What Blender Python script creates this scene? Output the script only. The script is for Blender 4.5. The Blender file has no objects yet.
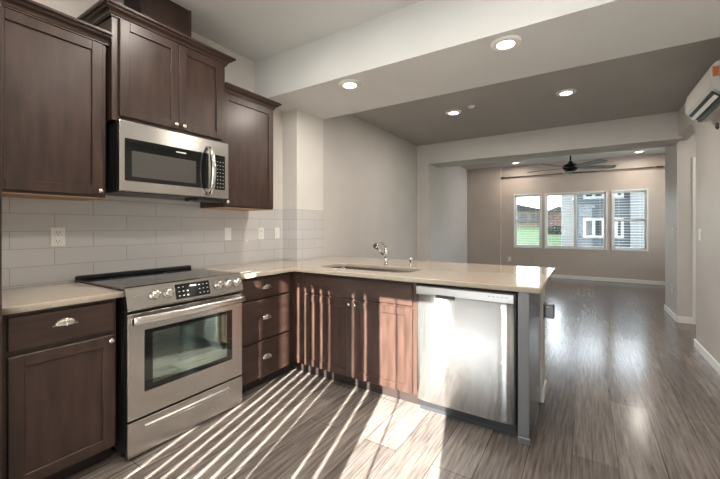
import bpy, bmesh, math, random
from mathutils import Vector, Matrix, Quaternion
random.seed(7)
C = bpy.context.scene.collection
SC = bpy.context.scene
PI = math.pi

# ------------------------------------------------------------------ camera
cam_d = bpy.data.cameras.new('camera'); cam = bpy.data.objects.new('camera', cam_d); C.objects.link(cam)
cam.location = (2.767, 0.0, 1.27)
cam.rotation_euler = (PI/2, 0, math.radians(32.62))
cam_d.sensor_width = 36.0; cam_d.lens = 17.694
cam_d.shift_y = -12.6/720.0
cam_d.clip_start = 0.02; cam_d.clip_end = 300
SC.camera = cam

# ------------------------------------------------------------------ sky, sun, exposure
SUN_AZ = math.radians(15.7); SUN_EL = math.radians(24.1)
SUN_STRENGTH = 46.0
SKY_STRENGTH = 7.0
LAMP_W = 9.0
w = bpy.data.worlds.new('sky'); SC.world = w; w.use_nodes = True
nt = w.node_tree; bg = nt.nodes['Background']
bg.inputs[1].default_value = SKY_STRENGTH
tc = nt.nodes.new('ShaderNodeTexCoord'); sp = nt.nodes.new('ShaderNodeSeparateXYZ')
rp = nt.nodes.new('ShaderNodeValToRGB')
nt.links.new(tc.outputs['Generated'], sp.inputs[0]); nt.links.new(sp.outputs[2], rp.inputs[0])
rp.color_ramp.elements[0].position = 0.0; rp.color_ramp.elements[0].color = (0.93, 0.95, 1.0, 1)
rp.color_ramp.elements[1].position = 0.8; rp.color_ramp.elements[1].color = (0.62, 0.78, 1.0, 1)
nt.links.new(rp.outputs[0], bg.inputs[0])
sd = bpy.data.lights.new('sun', 'SUN'); sd.energy = SUN_STRENGTH; sd.angle = math.radians(0.3); sd.color = (1.0, 0.96, 0.92)
sun = bpy.data.objects.new('sun', sd); C.objects.link(sun)
sdir = Vector((-math.sin(SUN_AZ)*math.cos(SUN_EL), math.cos(SUN_AZ)*math.cos(SUN_EL), -math.sin(SUN_EL)))
sun.rotation_euler = sdir.to_track_quat('-Z', 'Y').to_euler(); sun.location = (3, -8, 5)
vs = SC.view_settings
vs.view_transform = 'Standard'; vs.look = 'None'; vs.gamma = 1.0; vs.use_curve_mapping = False
vs.exposure = 0.5
SC.cycles.use_denoising = True
SC.cycles.max_bounces = 10; SC.cycles.diffuse_bounces = 6; SC.cycles.glossy_bounces = 5; SC.cycles.transparent_max_bounces = 16
SC.cycles.caustics_reflective = True
SC.cycles.sample_clamp_indirect = 6.0

# ------------------------------------------------------------------ materials
def mat(name, col, rough=0.5, metal=0.0, spec=0.5, emit=None, es=0.0, coat=0.0, aniso=0.0):
    m = bpy.data.materials.new(name); m.use_nodes = True
    b = m.node_tree.nodes['Principled BSDF']
    b.inputs['Base Color'].default_value = (*col, 1); b.inputs['Roughness'].default_value = rough
    b.inputs['Metallic'].default_value = metal; b.inputs['Specular IOR Level'].default_value = spec
    b.inputs['Coat Weight'].default_value = coat; b.inputs['Anisotropic'].default_value = aniso
    if emit: b.inputs['Emission Color'].default_value = (*emit, 1); b.inputs['Emission Strength'].default_value = es
    return m
def N(m, t, **k):
    n = m.node_tree.nodes.new(t)
    for a, v in k.items():
        if a in n.inputs: n.inputs[a].default_value = v
        else: setattr(n, a, v)
    return n
def L(m, a, b): m.node_tree.links.new(a, b)
def bsdf(m): return m.node_tree.nodes['Principled BSDF']
def noise_col(m, c1, c2, scale, stretch=(1, 1, 1), detail=4, lo=0.35, hi=0.65, bump=0.0, rough=None):
    tc = N(m, 'ShaderNodeTexCoord'); mp = N(m, 'ShaderNodeMapping'); mp.inputs['Scale'].default_value = stretch
    L(m, tc.outputs['Object'], mp.inputs[0])
    nz = N(m, 'ShaderNodeTexNoise', Scale=scale, Detail=detail); L(m, mp.outputs[0], nz.inputs['Vector'])
    r = N(m, 'ShaderNodeValToRGB'); e = r.color_ramp.elements
    e[0].position = lo; e[0].color = (*c1, 1); e[1].position = hi; e[1].color = (*c2, 1)
    L(m, nz.outputs['Fac'], r.inputs[0]); L(m, r.outputs[0], bsdf(m).inputs['Base Color'])
    if bump:
        bp = N(m, 'ShaderNodeBump', Strength=bump, Distance=0.01); L(m, nz.outputs['Fac'], bp.inputs['Height']); L(m, bp.outputs[0], bsdf(m).inputs['Normal'])
    if rough:
        mr = N(m, 'ShaderNodeMapRange'); mr.inputs[3].default_value = rough[0]; mr.inputs[4].default_value = rough[1]
        L(m, nz.outputs['Fac'], mr.inputs[0]); L(m, mr.outputs[0], bsdf(m).inputs['Roughness'])
    return m

WALL = noise_col(mat('greige wall paint', (.5, .47, .43), .55, spec=.35), (.54, .515, .485), (.565, .54, .51), 3.0)
CEIL = noise_col(mat('ceiling paint', (.6, .6, .58), .7, spec=.25), (.65, .65, .64), (.68, .68, .67), 2.0)
KWALL = noise_col(mat('off-white kitchen paint', (.66, .63, .59), .55, spec=.35), (.64, .615, .575), (.67, .645, .61), 3.0)
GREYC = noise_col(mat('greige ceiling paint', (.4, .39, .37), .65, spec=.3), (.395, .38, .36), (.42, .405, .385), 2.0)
TAN = noise_col(mat('tan wall paint', (.42, .35, .3), .55, spec=.35), (.48, .405, .345), (.51, .43, .37), 3.0)
WHITE = mat('white trim paint', (.78, .77, .74), .4)
PLASTIC = mat('white plastic', (.82, .81, .78), .35)
def wood(name, c1, c2, stretch):
    m = mat(name, c1, .33, spec=.45)
    return noise_col(m, c1, c2, 10.0, stretch, 7, .34, .66, rough=(.28, .42))
WOOD_V = wood('espresso wood vertical grain', (.029, .0155, .0115), (.054, .0285, .021), (2.2, 2.2, .32))
WOOD_H = wood('espresso wood horizontal grain', (.029, .0155, .0115), (.054, .0285, .021), (.32, .32, 2.6))
WOODD = mat('dark cabinet interior', (.016, .009, .007), .5)
PINE = mat('raw birch underside', (.42, .25, .14), .5)
STEEL = mat('brushed stainless steel', (.53, .51, .485), .27, 1.0)
def brushed(m, r, k):
    """horizontal brushing: hair-fine scratches tip the normal up and down at random"""
    b_ = bsdf(m); b_.inputs['Roughness'].default_value = r
    tc = N(m, 'ShaderNodeTexCoord'); sc_ = N(m, 'ShaderNodeVectorMath', operation='SCALE'); sc_.inputs['Scale'].default_value = 3000.0
    L(m, tc.outputs['Object'], sc_.inputs[0])
    wn = N(m, 'ShaderNodeTexWhiteNoise', noise_dimensions='3D'); L(m, sc_.outputs[0], wn.inputs['Vector'])
    w2 = N(m, 'ShaderNodeTexWhiteNoise', noise_dimensions='3D'); L(m, wn.outputs['Color'], w2.inputs['Vector'])
    ad = N(m, 'ShaderNodeMath', operation='ADD'); L(m, wn.outputs['Value'], ad.inputs[0]); L(m, w2.outputs['Value'], ad.inputs[1])
    mu = N(m, 'ShaderNodeMath', operation='MULTIPLY_ADD'); mu.inputs[1].default_value = k; mu.inputs[2].default_value = -k; L(m, ad.outputs[0], mu.inputs[0])
    cb = N(m, 'ShaderNodeCombineXYZ'); L(m, mu.outputs[0], cb.inputs[2])
    ge = N(m, 'ShaderNodeNewGeometry'); av = N(m, 'ShaderNodeVectorMath', operation='ADD'); L(m, ge.outputs['Normal'], av.inputs[0]); L(m, cb.outputs[0], av.inputs[1])
    nn = N(m, 'ShaderNodeVectorMath', operation='NORMALIZE'); L(m, av.outputs[0], nn.inputs[0]); L(m, nn.outputs[0], b_.inputs['Normal'])
    return m
brushed(STEEL, .22, .16)
DWSTEEL = brushed(mat('bright brushed steel', (.66, .66, .655), .2, .93), .10, 1.0)
CHROME = mat('polished chrome', (.78, .77, .75), .1, 1.0)
NICKEL = mat('satin nickel', (.72, .69, .65), .22, 1.0)
BLACKG = mat('black glass', (.006, .006, .006), .06, spec=.6)
OVENG = mat('oven window glass', (.012, .017, .015), .05, spec=.9); bsdf(OVENG).inputs['IOR'].default_value = 2.3; bsdf(OVENG).inputs['Specular Tint'].default_value = (.8, 1.0, .9, 1)
MESHG = mat('grey screened glass', (.07, .065, .06), .14, spec=.5)
BLACK = mat('black plastic', (.01, .01, .01), .45)
DARKM = mat('dark grey metal', (.05, .05, .055), .35, .5)
GREYP = mat('grey painted panel', (.10, .10, .105), .25, spec=.5)
BOXG = mat('galvanised grey', (.16, .16, .165), .35, .6)
DKP = mat('dark glossy panel', (.028, .026, .027), .2, spec=.5)
DWGREY = mat('dishwasher grey strip', (.42, .42, .42), .3, .7)
WHITEP = mat('white print', (.75, .75, .75), .5)
ACW = mat('shaded white plastic', (.55, .53, .50), .4)  # white plastic, its shade put into a darker base colour
FANM = mat('dark bronze', (.018, .014, .015), .35, .6)
FANB = noise_col(mat('fan blade wood', (.05, .04, .04), .35), (.085, .085, .09), (.115, .115, .125), 6, (1, 1, 1))
QUARTZ = noise_col(mat('beige quartz', (.48, .42, .35), .07, spec=.55), (.405, .345, .28), (.44, .375, .305), 25, (1, 1, 1), 6, .3, .7)
LAMP = mat('lit diffuser', (.9, .9, .9), .5, emit=(1.0, .86, .68), es=9.0)
RUST = mat('orange sticker', (.55, .16, .04), .5)
SLATE = mat('sticker grey', (.13, .13, .14), .5)
ROD = mat('bronze rod', (.10, .075, .055), .35, .5)
BLINDV = mat('vinyl vertical slat', (.72, .70, .66), .5)
# translucent vinyl
_t = N(BLINDV, 'ShaderNodeBsdfTranslucent'); _t.inputs[0].default_value = (.7, .66, .58, 1)
_mx = N(BLINDV, 'ShaderNodeMixShader'); _mx.inputs[0].default_value = .10
L(BLINDV, bsdf(BLINDV).outputs[0], _mx.inputs[1]); L(BLINDV, _t.outputs[0], _mx.inputs[2]); L(BLINDV, _mx.outputs[0], BLINDV.node_tree.nodes['Material Output'].inputs[0])
def glass(name):
    m = bpy.data.materials.new(name); m.use_nodes = True; n = m.node_tree; n.nodes.clear()
    o = n.nodes.new('ShaderNodeOutputMaterial'); t = n.nodes.new('ShaderNodeBsdfTransparent'); t.inputs[0].default_value = (.95, .97, .96, 1)
    g = n.nodes.new('ShaderNodeBsdfGlossy'); g.inputs['Roughness'].default_value = .02
    f = n.nodes.new('ShaderNodeFresnel'); f.inputs[0].default_value = 1.35
    mx = n.nodes.new('ShaderNodeMixShader')
    n.links.new(f.outputs[0], mx.inputs[0]); n.links.new(t.outputs[0], mx.inputs[1]); n.links.new(g.outputs[0], mx.inputs[2]); n.links.new(mx.outputs[0], o.inputs[0])
    return m
GLASS = glass('window glass')

# plank floor
FLOOR = mat('grey brown plank floor', (.17, .14, .12), .3, spec=.5)
tc = N(FLOOR, 'ShaderNodeTexCoord'); mp = N(FLOOR, 'ShaderNodeMapping')
mp.inputs['Rotation'].default_value = (0, 0, -PI/2); mp.inputs['Location'].default_value = (0.4, 2.70, 0)
L(FLOOR, tc.outputs['Object'], mp.inputs[0])
bk = N(FLOOR, 'ShaderNodeTexBrick', offset=.37, offset_frequency=2)
bk.inputs['Scale'].default_value = 1; bk.inputs['Brick Width'].default_value = 1.35; bk.inputs['Row Height'].default_value = .21
bk.inputs['Mortar Size'].default_value = .0022; bk.inputs['Mortar Smooth'].default_value = .2; bk.inputs['Bias'].default_value = 0
bk.inputs['Color1'].default_value = (.125, .105, .095, 1); bk.inputs['Color2'].default_value = (.20, .174, .157, 1); bk.inputs['Mortar'].default_value = (.05, .04, .035, 1)
L(FLOOR, mp.outputs[0], bk.inputs['Vector'])
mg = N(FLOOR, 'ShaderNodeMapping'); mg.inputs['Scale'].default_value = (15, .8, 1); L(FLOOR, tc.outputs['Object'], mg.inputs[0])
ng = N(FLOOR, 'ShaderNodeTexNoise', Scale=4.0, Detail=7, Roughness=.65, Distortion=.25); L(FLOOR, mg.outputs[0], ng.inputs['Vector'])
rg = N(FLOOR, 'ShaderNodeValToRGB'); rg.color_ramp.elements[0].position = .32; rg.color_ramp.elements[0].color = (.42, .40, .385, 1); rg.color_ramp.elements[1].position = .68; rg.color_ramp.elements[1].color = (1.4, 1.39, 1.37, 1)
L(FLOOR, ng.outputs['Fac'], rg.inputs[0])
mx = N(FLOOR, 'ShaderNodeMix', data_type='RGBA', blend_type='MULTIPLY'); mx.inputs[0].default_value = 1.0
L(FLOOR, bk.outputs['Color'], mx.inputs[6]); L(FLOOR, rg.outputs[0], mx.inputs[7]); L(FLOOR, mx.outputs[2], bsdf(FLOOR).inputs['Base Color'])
mr = N(FLOOR, 'ShaderNodeMapRange'); mr.inputs[3].default_value = .17; mr.inputs[4].default_value = .21; L(FLOOR, ng.outputs['Fac'], mr.inputs[0]); L(FLOOR, mr.outputs[0], bsdf(FLOOR).inputs['Roughness'])
bp = N(FLOOR, 'ShaderNodeBump', Strength=.25, Distance=.002); L(FLOOR, bk.outputs['Fac'], bp.inputs['Height']); bp.invert = True; L(FLOOR, bp.outputs[0], bsdf(FLOOR).inputs['Normal'])

# wall tile (running bond); the wall direction is x + y so that both faces of the corner are covered
TILE = mat('glossy grey tile', (.4, .39, .38), .12, spec=.5)
tc = N(TILE, 'ShaderNodeTexCoord'); sx = N(TILE, 'ShaderNodeSeparateXYZ'); cx = N(TILE, 'ShaderNodeCombineXYZ')
ad = N(TILE, 'ShaderNodeMath', operation='ADD')
L(TILE, tc.outputs['Object'], sx.inputs[0]); L(TILE, sx.outputs[0], ad.inputs[0]); L(TILE, sx.outputs[1], ad.inputs[1]); L(TILE, ad.outputs[0], cx.inputs[0]); L(TILE, sx.outputs[2], cx.inputs[1])
mpt = N(TILE, 'ShaderNodeMapping'); mpt.inputs['Location'].default_value = (-.638+.41*2, -.931+.1045, 0); L(TILE, cx.outputs[0], mpt.inputs[0])
bt = N(TILE, 'ShaderNodeTexBrick', offset=.5, offset_frequency=2)
bt.inputs['Scale'].default_value = 1; bt.inputs['Brick Width'].default_value = .405; bt.inputs['Row Height'].default_value = .1045
bt.inputs['Mortar Size'].default_value = .0022; bt.inputs['Mortar Smooth'].default_value = .1
bt.inputs['Color1'].default_value = (.56, .55, .545, 1); bt.inputs['Color2'].default_value = (.59, .58, .575, 1); bt.inputs['Mortar'].default_value = (.40, .395, .39, 1)
L(TILE, mpt.outputs[0], bt.inputs['Vector']); L(TILE, bt.outputs['Color'], bsdf(TILE).inputs['Base Color'])
bpt = N(TILE, 'ShaderNodeBump', Strength=.4, Distance=.002); bpt.invert = True; L(TILE, bt.outputs['Fac'], bpt.inputs['Height']); L(TILE, bpt.outputs[0], bsdf(TILE).inputs['Normal'])

# outdoor materials
GRASS = noise_col(mat('lawn', (.2, .4, .08), .9), (.05, .075, .018), (.085, .115, .03), 1.5)
SIDING = mat('grey lap siding', (.13, .16, .185), .7)
def lap(m, c1, c2, pitch):
    tc = N(m, 'ShaderNodeTexCoord'); s = N(m, 'ShaderNodeSeparateXYZ'); L(m, tc.outputs['Object'], s.inputs[0])
    f = N(m, 'ShaderNodeMath', operation='DIVIDE'); f.inputs[1].default_value = pitch; L(m, s.outputs[2], f.inputs[0])
    g = N(m, 'ShaderNodeMath', operation='FRACT'); L(m, f.outputs[0], g.inputs[0])
    r = N(m, 'ShaderNodeValToRGB'); r.color_ramp.elements[0].position = .05; r.color_ramp.elements[0].color = (*c1, 1); r.color_ramp.elements[1].position = .15; r.color_ramp.elements[1].color = (*c2, 1)
    L(m, g.outputs[0], r.inputs[0]); L(m, r.outputs[0], bsdf(m).inputs['Base Color'])
lap(SIDING, (.07, .08, .09), (.115, .13, .145), .18)
LSIDING = mat('pale lap siding', (.4, .4, .4), .7); lap(LSIDING, (.12, .12, .12), (.25, .255, .26), .12)
EXTP = mat('bright exterior paint', (.5, .5, .5), .6)
EXTW = mat('exterior white', (.27, .265, .26), .6)
BRICK = noise_col(mat('red brown brick', (.3, .13, .08), .8), (.11, .045, .03), (.17, .09, .06), 4)
TANW = noise_col(mat('tan stucco', (.42, .33, .25), .8), (.15, .115, .085), (.18, .145, .11), 3)
ROOFM = mat('dark shingle', (.03, .028, .028), .9)
LEAF = noise_col(mat('dark leaves', (.03, .06, .03), .8), (.01, .02, .012), (.02, .04, .018), 9)
DGLASS = mat('dark exterior glass', (.035, .042, .05), .3)
EXTC = mat('concrete', (.4, .39, .37), .8)

# ------------------------------------------------------------------ mesh helpers
ORG = {}
class MB:
    def __init__(s): s.bm = bmesh.new()
    def box(s, x0, x1, y0, y1, z0, z1, bev=0.0, seg=1):
        b = bmesh.new(); bmesh.ops.create_cube(b, size=1)
        for v in b.verts: v.co = Vector(((x0+x1)/2+v.co.x*(x1-x0), (y0+y1)/2+v.co.y*(y1-y0), (z0+z1)/2+v.co.z*(z1-z0)))
        if bev: bmesh.ops.bevel(b, geom=b.edges[:], offset=bev, segments=seg, affect='EDGES', profile=.5)
        s.add(b); return s
    def add(s, b, M=None):
        if M: bmesh.ops.transform(b, matrix=M, verts=b.verts)
        me = bpy.data.meshes.new('t'); b.to_mesh(me); b.free(); s.bm.from_mesh(me); bpy.data.meshes.remove(me)
    def tube(s, pts, r, seg=10, cap=True):
        pts = [Vector(p) for p in pts]; n = len(pts); rs = r if isinstance(r, (list, tuple)) else [r]*n
        b = bmesh.new(); rings = []; up = None
        for i, p in enumerate(pts):
            d = (pts[min(i+1, n-1)]-pts[max(i-1, 0)]).normalized()
            if up is None:
                up = Vector((0, 0, 1)) if abs(d.z) < .9 else Vector((1, 0, 0))
            a = d.cross(up).normalized(); up2 = a.cross(d).normalized(); up = up2
            rings.append([b.verts.new(p+rs[i]*(math.cos(2*PI*k/seg)*a+math.sin(2*PI*k/seg)*up2)) for k in range(seg)])
        for i in range(n-1):
            for k in range(seg):
                f = b.faces.new((rings[i][k], rings[i][(k+1) % seg], rings[i+1][(k+1) % seg], rings[i+1][k])); f.smooth = True
        if cap: b.faces.new(rings[0][::-1]); b.faces.new(rings[-1])
        bmesh.ops.recalc_face_normals(b, faces=b.faces)
        s.add(b); return s
    def lathe(s, prof, origin, axis=(0, 0, 1), seg=20, cap=True):
        # prof: (radius, height) along axis
        b = bmesh.new(); q = Vector((0, 0, 1)).rotation_difference(Vector(axis).normalized()); o = Vector(origin); rings = []
        for r, h in prof:
            if r < 1e-6: rings.append([b.verts.new(o+q @ Vector((0, 0, h)))])
            else: rings.append([b.verts.new(o+q @ Vector((r*math.cos(2*PI*k/seg), r*math.sin(2*PI*k/seg), h))) for k in range(seg)])
        for a, c in zip(rings, rings[1:]):
            for k in range(seg):
                k2 = (k+1) % seg
                if len(a) == 1 and len(c) == 1: continue
                if len(a) == 1: f = b.faces.new((a[0], c[k2], c[k]))
                elif len(c) == 1: f = b.faces.new((a[k], a[k2], c[0]))
                else: f = b.faces.new((a[k], a[k2], c[k2], c[k]))
                f.smooth = True
        if cap and len(rings[0]) > 1: b.faces.new(rings[0][::-1])
        if cap and len(rings[-1]) > 1: b.faces.new(rings[-1])
        bmesh.ops.recalc_face_normals(b, faces=b.faces)
        s.add(b); return s
    def prism(s, poly, a0, a1, axis='x', smooth=False):
        # poly: 2D points in the plane across axis (x: (y,z); y: (x,z); z: (x,y))
        def P(p, t): return {'x': (t, p[0], p[1]), 'y': (p[0], t, p[1]), 'z': (p[0], p[1], t)}[axis]
        b = bmesh.new(); A = [b.verts.new(P(p, a0)) for p in poly]; B = [b.verts.new(P(p, a1)) for p in poly]
        b.faces.new(A); b.faces.new(B[::-1]); n = len(poly)
        for i in range(n):
            f = b.faces.new((A[i], B[i], B[(i+1) % n], A[(i+1) % n])); f.smooth = smooth
        bmesh.ops.recalc_face_normals(b, faces=b.faces); s.add(b); return s
    def build(s, name, m, parent=None, loc=None):
        me = bpy.data.meshes.new(name); s.bm.to_mesh(me); s.bm.free()
        me.materials.append(m)
        o = bpy.data.objects.new(name, me); C.objects.link(o)
        if parent is not None:
            org = ORG[parent.name]; o.parent = parent; ORG[o.name] = org
        else:
            vs_ = [v.co for v in me.vertices]
            if loc is None:
                loc = ((min(v.x for v in vs_)+max(v.x for v in vs_))/2, (min(v.y for v in vs_)+max(v.y for v in vs_))/2, min(v.z for v in vs_))
            org = Vector(loc); o.location = org; ORG[o.name] = org
        me.transform(Matrix.Translation(-Vector(org)))
        return o
def structure(o): o['kind'] = 'structure'; return o
def tag(o, label, cat, group=None):
    o['label'] = label; o['category'] = cat
    if group: o['group'] = group
    return o
def thing(name, loc, label, cat, group=None):
    o = bpy.data.objects.new(name, None); C.objects.link(o); o.location = loc; o.empty_display_size = .05
    ORG[o.name] = Vector(loc); return tag(o, label, cat, group)
def dup(o, loc, label=None, parent=None):
    c = o.copy(); C.objects.link(c)
    if parent is not None: c.parent = parent
    else: c.location = loc
    if label: c['label'] = label
    for ch in o.children: dup(ch, None, None, c)
    return c
class Fr:
    """a front plane: 'R' faces +x at x=p with u=y; 'P' faces -y at y=p with u=x"""
    def __init__(s, kind, p): s.k, s.p = kind, p
    def pt(s, u, n, z): return (s.p+n, u, z) if s.k == 'R' else (u, s.p-n, z)
    def nrm(s): return (1, 0, 0) if s.k == 'R' else (0, -1, 0)
    def box(s, mb, u0, u1, n0, n1, z0, z1, bev=0.0, seg=1):
        a, b = s.pt(u0, n0, z0), s.pt(u1, n1, z1)
        return mb.box(min(a[0], b[0]), max(a[0], b[0]), min(a[1], b[1]), max(a[1], b[1]), z0, z1, bev, seg)
def shaker(fr, u0, u1, z0, z1, st=.055, th=.02, n0=0.0):
    mb = MB(); bv = .0025
    fr.box(mb, u0, u0+st, n0, n0+th, z0, z1, bv); fr.box(mb, u1-st, u1, n0, n0+th, z0, z1, bv)
    fr.box(mb, u0+st-.001, u1-st+.001, n0, n0+th, z0, z0+st, bv); fr.box(mb, u0+st-.001, u1-st+.001, n0, n0+th, z1-st, z1, bv)
    fr.box(mb, u0+st-.004, u1-st+.004, n0, n0+th-.010, z0+st-.004, z1-st+.004)
    return mb
def slab(fr, u0, u1, z0, z1, th=.02, n0=0.0): return fr.box(MB(), u0, u1, n0, n0+th, z0, z1, .003)
def knob(fr, u, z, n, parent, m=None, r=.015):
    mb = MB(); mb.lathe([(.006, 0), (.006, .012), (r*.8, .014), (r, .02), (r*.9, .026), (r*.5, .029), (0, .03)], fr.pt(u, n, z), fr.nrm(), 14)
    o = mb.build('knob', m or NICKEL, parent); return o
def cup_pull(fr, u, z, n, parent, W=.046, H=.035, D=.024):
    b = bmesh.new(); nu, nv = 14, 6; rows = []
    for j in range(nv+1):
        t = j/nv*PI/2; row = []
        for i in range(nu+1):
            a = PI*i/nu
            uu = -W*math.cos(a)*(.55+.45*math.cos(t)) if False else -W*math.cos(a)*math.cos(t*.999)
            zz = H*math.sin(a)*math.cos(t*.999)
            nn = D*math.sin(t)
            row.append(b.verts.new(fr.pt(u+uu, n+nn, z+zz)))
        rows.append(row)
    for j in range(nv):
        for i in range(nu):
            try:
                f = b.faces.new((rows[j][i], rows[j][i+1], rows[j+1][i+1], rows[j+1][i])); f.smooth = True
            except ValueError: pass
    bmesh.ops.solidify(b, geom=b.faces[:], thickness=.0025)
    bmesh.ops.recalc_face_normals(b, faces=b.faces)
    mb = MB(); mb.add(b)
    fr.box(mb, u-W-.004, u+W+.004, n, n+.003, z-.003, z+.002)
    return mb.build('cup_pull', NICKEL, parent)
def ring2d(outer, inner, z0, z1, name, m, parent=None, bev=.003):
    """flat slab with a hole, from 2D outlines (curve fill)"""
    cd = bpy.data.curves.new('c', 'CURVE'); cd.dimensions = '2D'; cd.fill_mode = 'BOTH'
    h = (z1-z0)/2; cd.extrude = h-bev; cd.bevel_depth = bev; cd.bevel_resolution = 1; cd.offset = -bev
    for pts in ([outer]+([inner] if inner else [])):
        sp = cd.splines.new('POLY'); sp.points.add(len(pts)-1); sp.use_cyclic_u = True
        for p, q in zip(sp.points, pts): p.co = (q[0], q[1], 0, 1)
    o = bpy.data.objects.new('c', cd); C.objects.link(o)
    dg = bpy.context.evaluated_depsgraph_get(); me = bpy.data.meshes.new_from_object(o.evaluated_get(dg))
    bpy.data.objects.remove(o); b = bmesh.new(); b.from_mesh(me); bpy.data.meshes.remove(me)
    mb = MB(); mb.add(b, Matrix.Translation((0, 0, (z0+z1)/2)))
    return mb.build(name, m, parent)
def rrect(x0, x1, y0, y1, r, n=6):
    P = []
    for cx, cy, a in ((x1-r, y1-r, 0), (x0+r, y1-r, PI/2), (x0+r, y0+r, PI), (x1-r, y0+r, 3*PI/2)):
        for i in range(n+1): P.append((cx+r*math.cos(a+i*PI/2/n), cy+r*math.sin(a+i*PI/2/n)))
    return P

# ================================================================== THE SETTING
YB = -1.2            # back wall with the sliding door
KZ, BZ, DZ, FZ, LZ = 2.90, 2.51, 2.73, 2.385, 2.87
Y1, Y2, Y3, Y4, YF = 2.389, 3.21, 5.925, 6.43, 10.05
XR, XD, XP, XL = 3.74, .19, .21, -.05
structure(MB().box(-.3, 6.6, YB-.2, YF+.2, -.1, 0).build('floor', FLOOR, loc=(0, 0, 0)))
c = MB()
c.box(-.3, 6.6, YB-.2, Y1+.1, KZ, 3.1); structure(c.build('ceiling', CEIL))
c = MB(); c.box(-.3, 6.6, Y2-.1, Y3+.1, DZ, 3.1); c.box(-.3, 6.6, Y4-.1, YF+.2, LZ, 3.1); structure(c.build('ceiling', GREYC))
structure(MB().box(0, XR, Y1, Y2, BZ, 3.0).build('ceiling_beam', CEIL))
structure(MB().box(XL, XR+.04, Y3, Y4, FZ, 3.0).build('ceiling_beam', WALL))
def holed(mb, axis, d0, d1, u0, u1, z0, z1, holes):
    us = sorted({u0, u1, *[h[0] for h in holes], *[h[1] for h in holes]}); zs = sorted({z0, z1, *[h[2] for h in holes], *[h[3] for h in holes]})
    for a, b in zip(us, us[1:]):
        for e, f in zip(zs, zs[1:]):
            if any(h[0] <= a and b <= h[1] and h[2] <= e and f <= h[3] for h in holes): continue
            if axis == 'y': mb.box(a, b, d0, d1, e, f)
            else: mb.box(d0, d1, a, b, e, f)
    return mb
# left: kitchen wall, pilaster, dining wall, column, living wall
m = MB(); m.box(-.2, 0, YB-.15, 2.77, 0, 3.0); m.box(-.2, XP, 2.77, Y2, 0, 3.0); structure(m.build('wall_left', KWALL)); m = MB(); m.box(-.2, XD, Y2, Y3, 0, 3.0)
m.box(-.3, .412, Y3, 6.66, 0, FZ); m.box(-.3, XL, 6.66, YF, 0, 3.0); m.box(-.3, .412, Y4, 6.66, FZ-.01, 3.0)
structure(m.build('wall_left', WALL))
# far wall with three windows, thicker at its left end
WIN = [(1.17, 1.794), (1.896, 3.155), (3.275, 3.899)]; WZ0, WZ1 = .757, 2.10
m = MB(); holed(m, 'y', YF, YF+.16, -.3, 6.5, -.1, 3.0, [(a, b, WZ0, WZ1) for a, b in WIN]); m.box(XL, .833, YF-.09, YF+.01, 0, LZ+.05)
structure(m.build('wall_far', TAN))
# right wall, hall opening with one rounded upper corner, stub beyond
m = MB(); m.box(XR, XR+.14, YB-.15, 5.06, 0, 3.0); m.box(XR, XR+.14, 5.06, 6.24, 2.415, 3.0)
R = .30; poly = [(5.059, 2.42), (5.059, 2.415-R)]+[(5.06+R-R*math.cos(t*PI/20), 2.415-R+R*math.sin(t*PI/20)) for t in range(0, 11)]+[(5.06+R, 2.42)]
m.prism(poly, XR+.0005, XR+.1395, 'x')
m.box(3.782, 6.5, 6.24, 7.08, 0, 3.0)
structure(m.build('wall_right', WALL))
m = MB(); m.box(XR+.14, 6.5, 4.9, 5.04, 0, 3.0); m.box(6.4, 6.5, 5.0, 6.3, 0, 3.0); structure(m.build('wall_hall', WALL))
structure(holed(MB(), 'x', 5.2, 5.34, 7.08, YF+.05, 0, 3.0, [(7.5, 9.7, .75, 2.3)]).build('wall_living', WALL))
# back wall with the sliding door
DX0, DX1, DH = .55, 3.035, 2.44
m = MB(); holed(m, 'y', YB-.15, YB, -.2, XR+.14, 0, 3.0, [(DX0, DX1, 0, DH)]); structure(m.build('wall_back', KWALL))
# unseen block above the ceilings, added to keep the sun off the outdoors
structure(MB().box(-3.0, 8.5, YB-.2, YF+.2, 3.1, 11.0).build('shade_block', SIDING))

# sliding door behind the camera
d = bpy.data.objects.new('door_1', None); C.objects.link(d); d.location = (1.7, YB-.1, 0); ORG[d.name] = Vector(d.location); structure(d)
fm = MB()
fy0, fy1 = YB-.12, YB-.06
fm.box(DX0, DX0+.045, fy0, fy1, 0, DH); fm.box(DX1-.045, DX1, fy0, fy1, 0, DH); fm.box(DX0, DX1, fy0, fy1, DH-.02, DH); fm.box(DX0, DX1, fy0, fy1, 0, .04)
fm.box(2.03, 2.155, fy0, fy1, 0, DH)
fm.build('door_frame', WHITE, d)
MB().box(DX0+.04, DX1-.04, YB-.095, YB-.089, .04, DH-.02).build('pane', GLASS, d)

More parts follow.
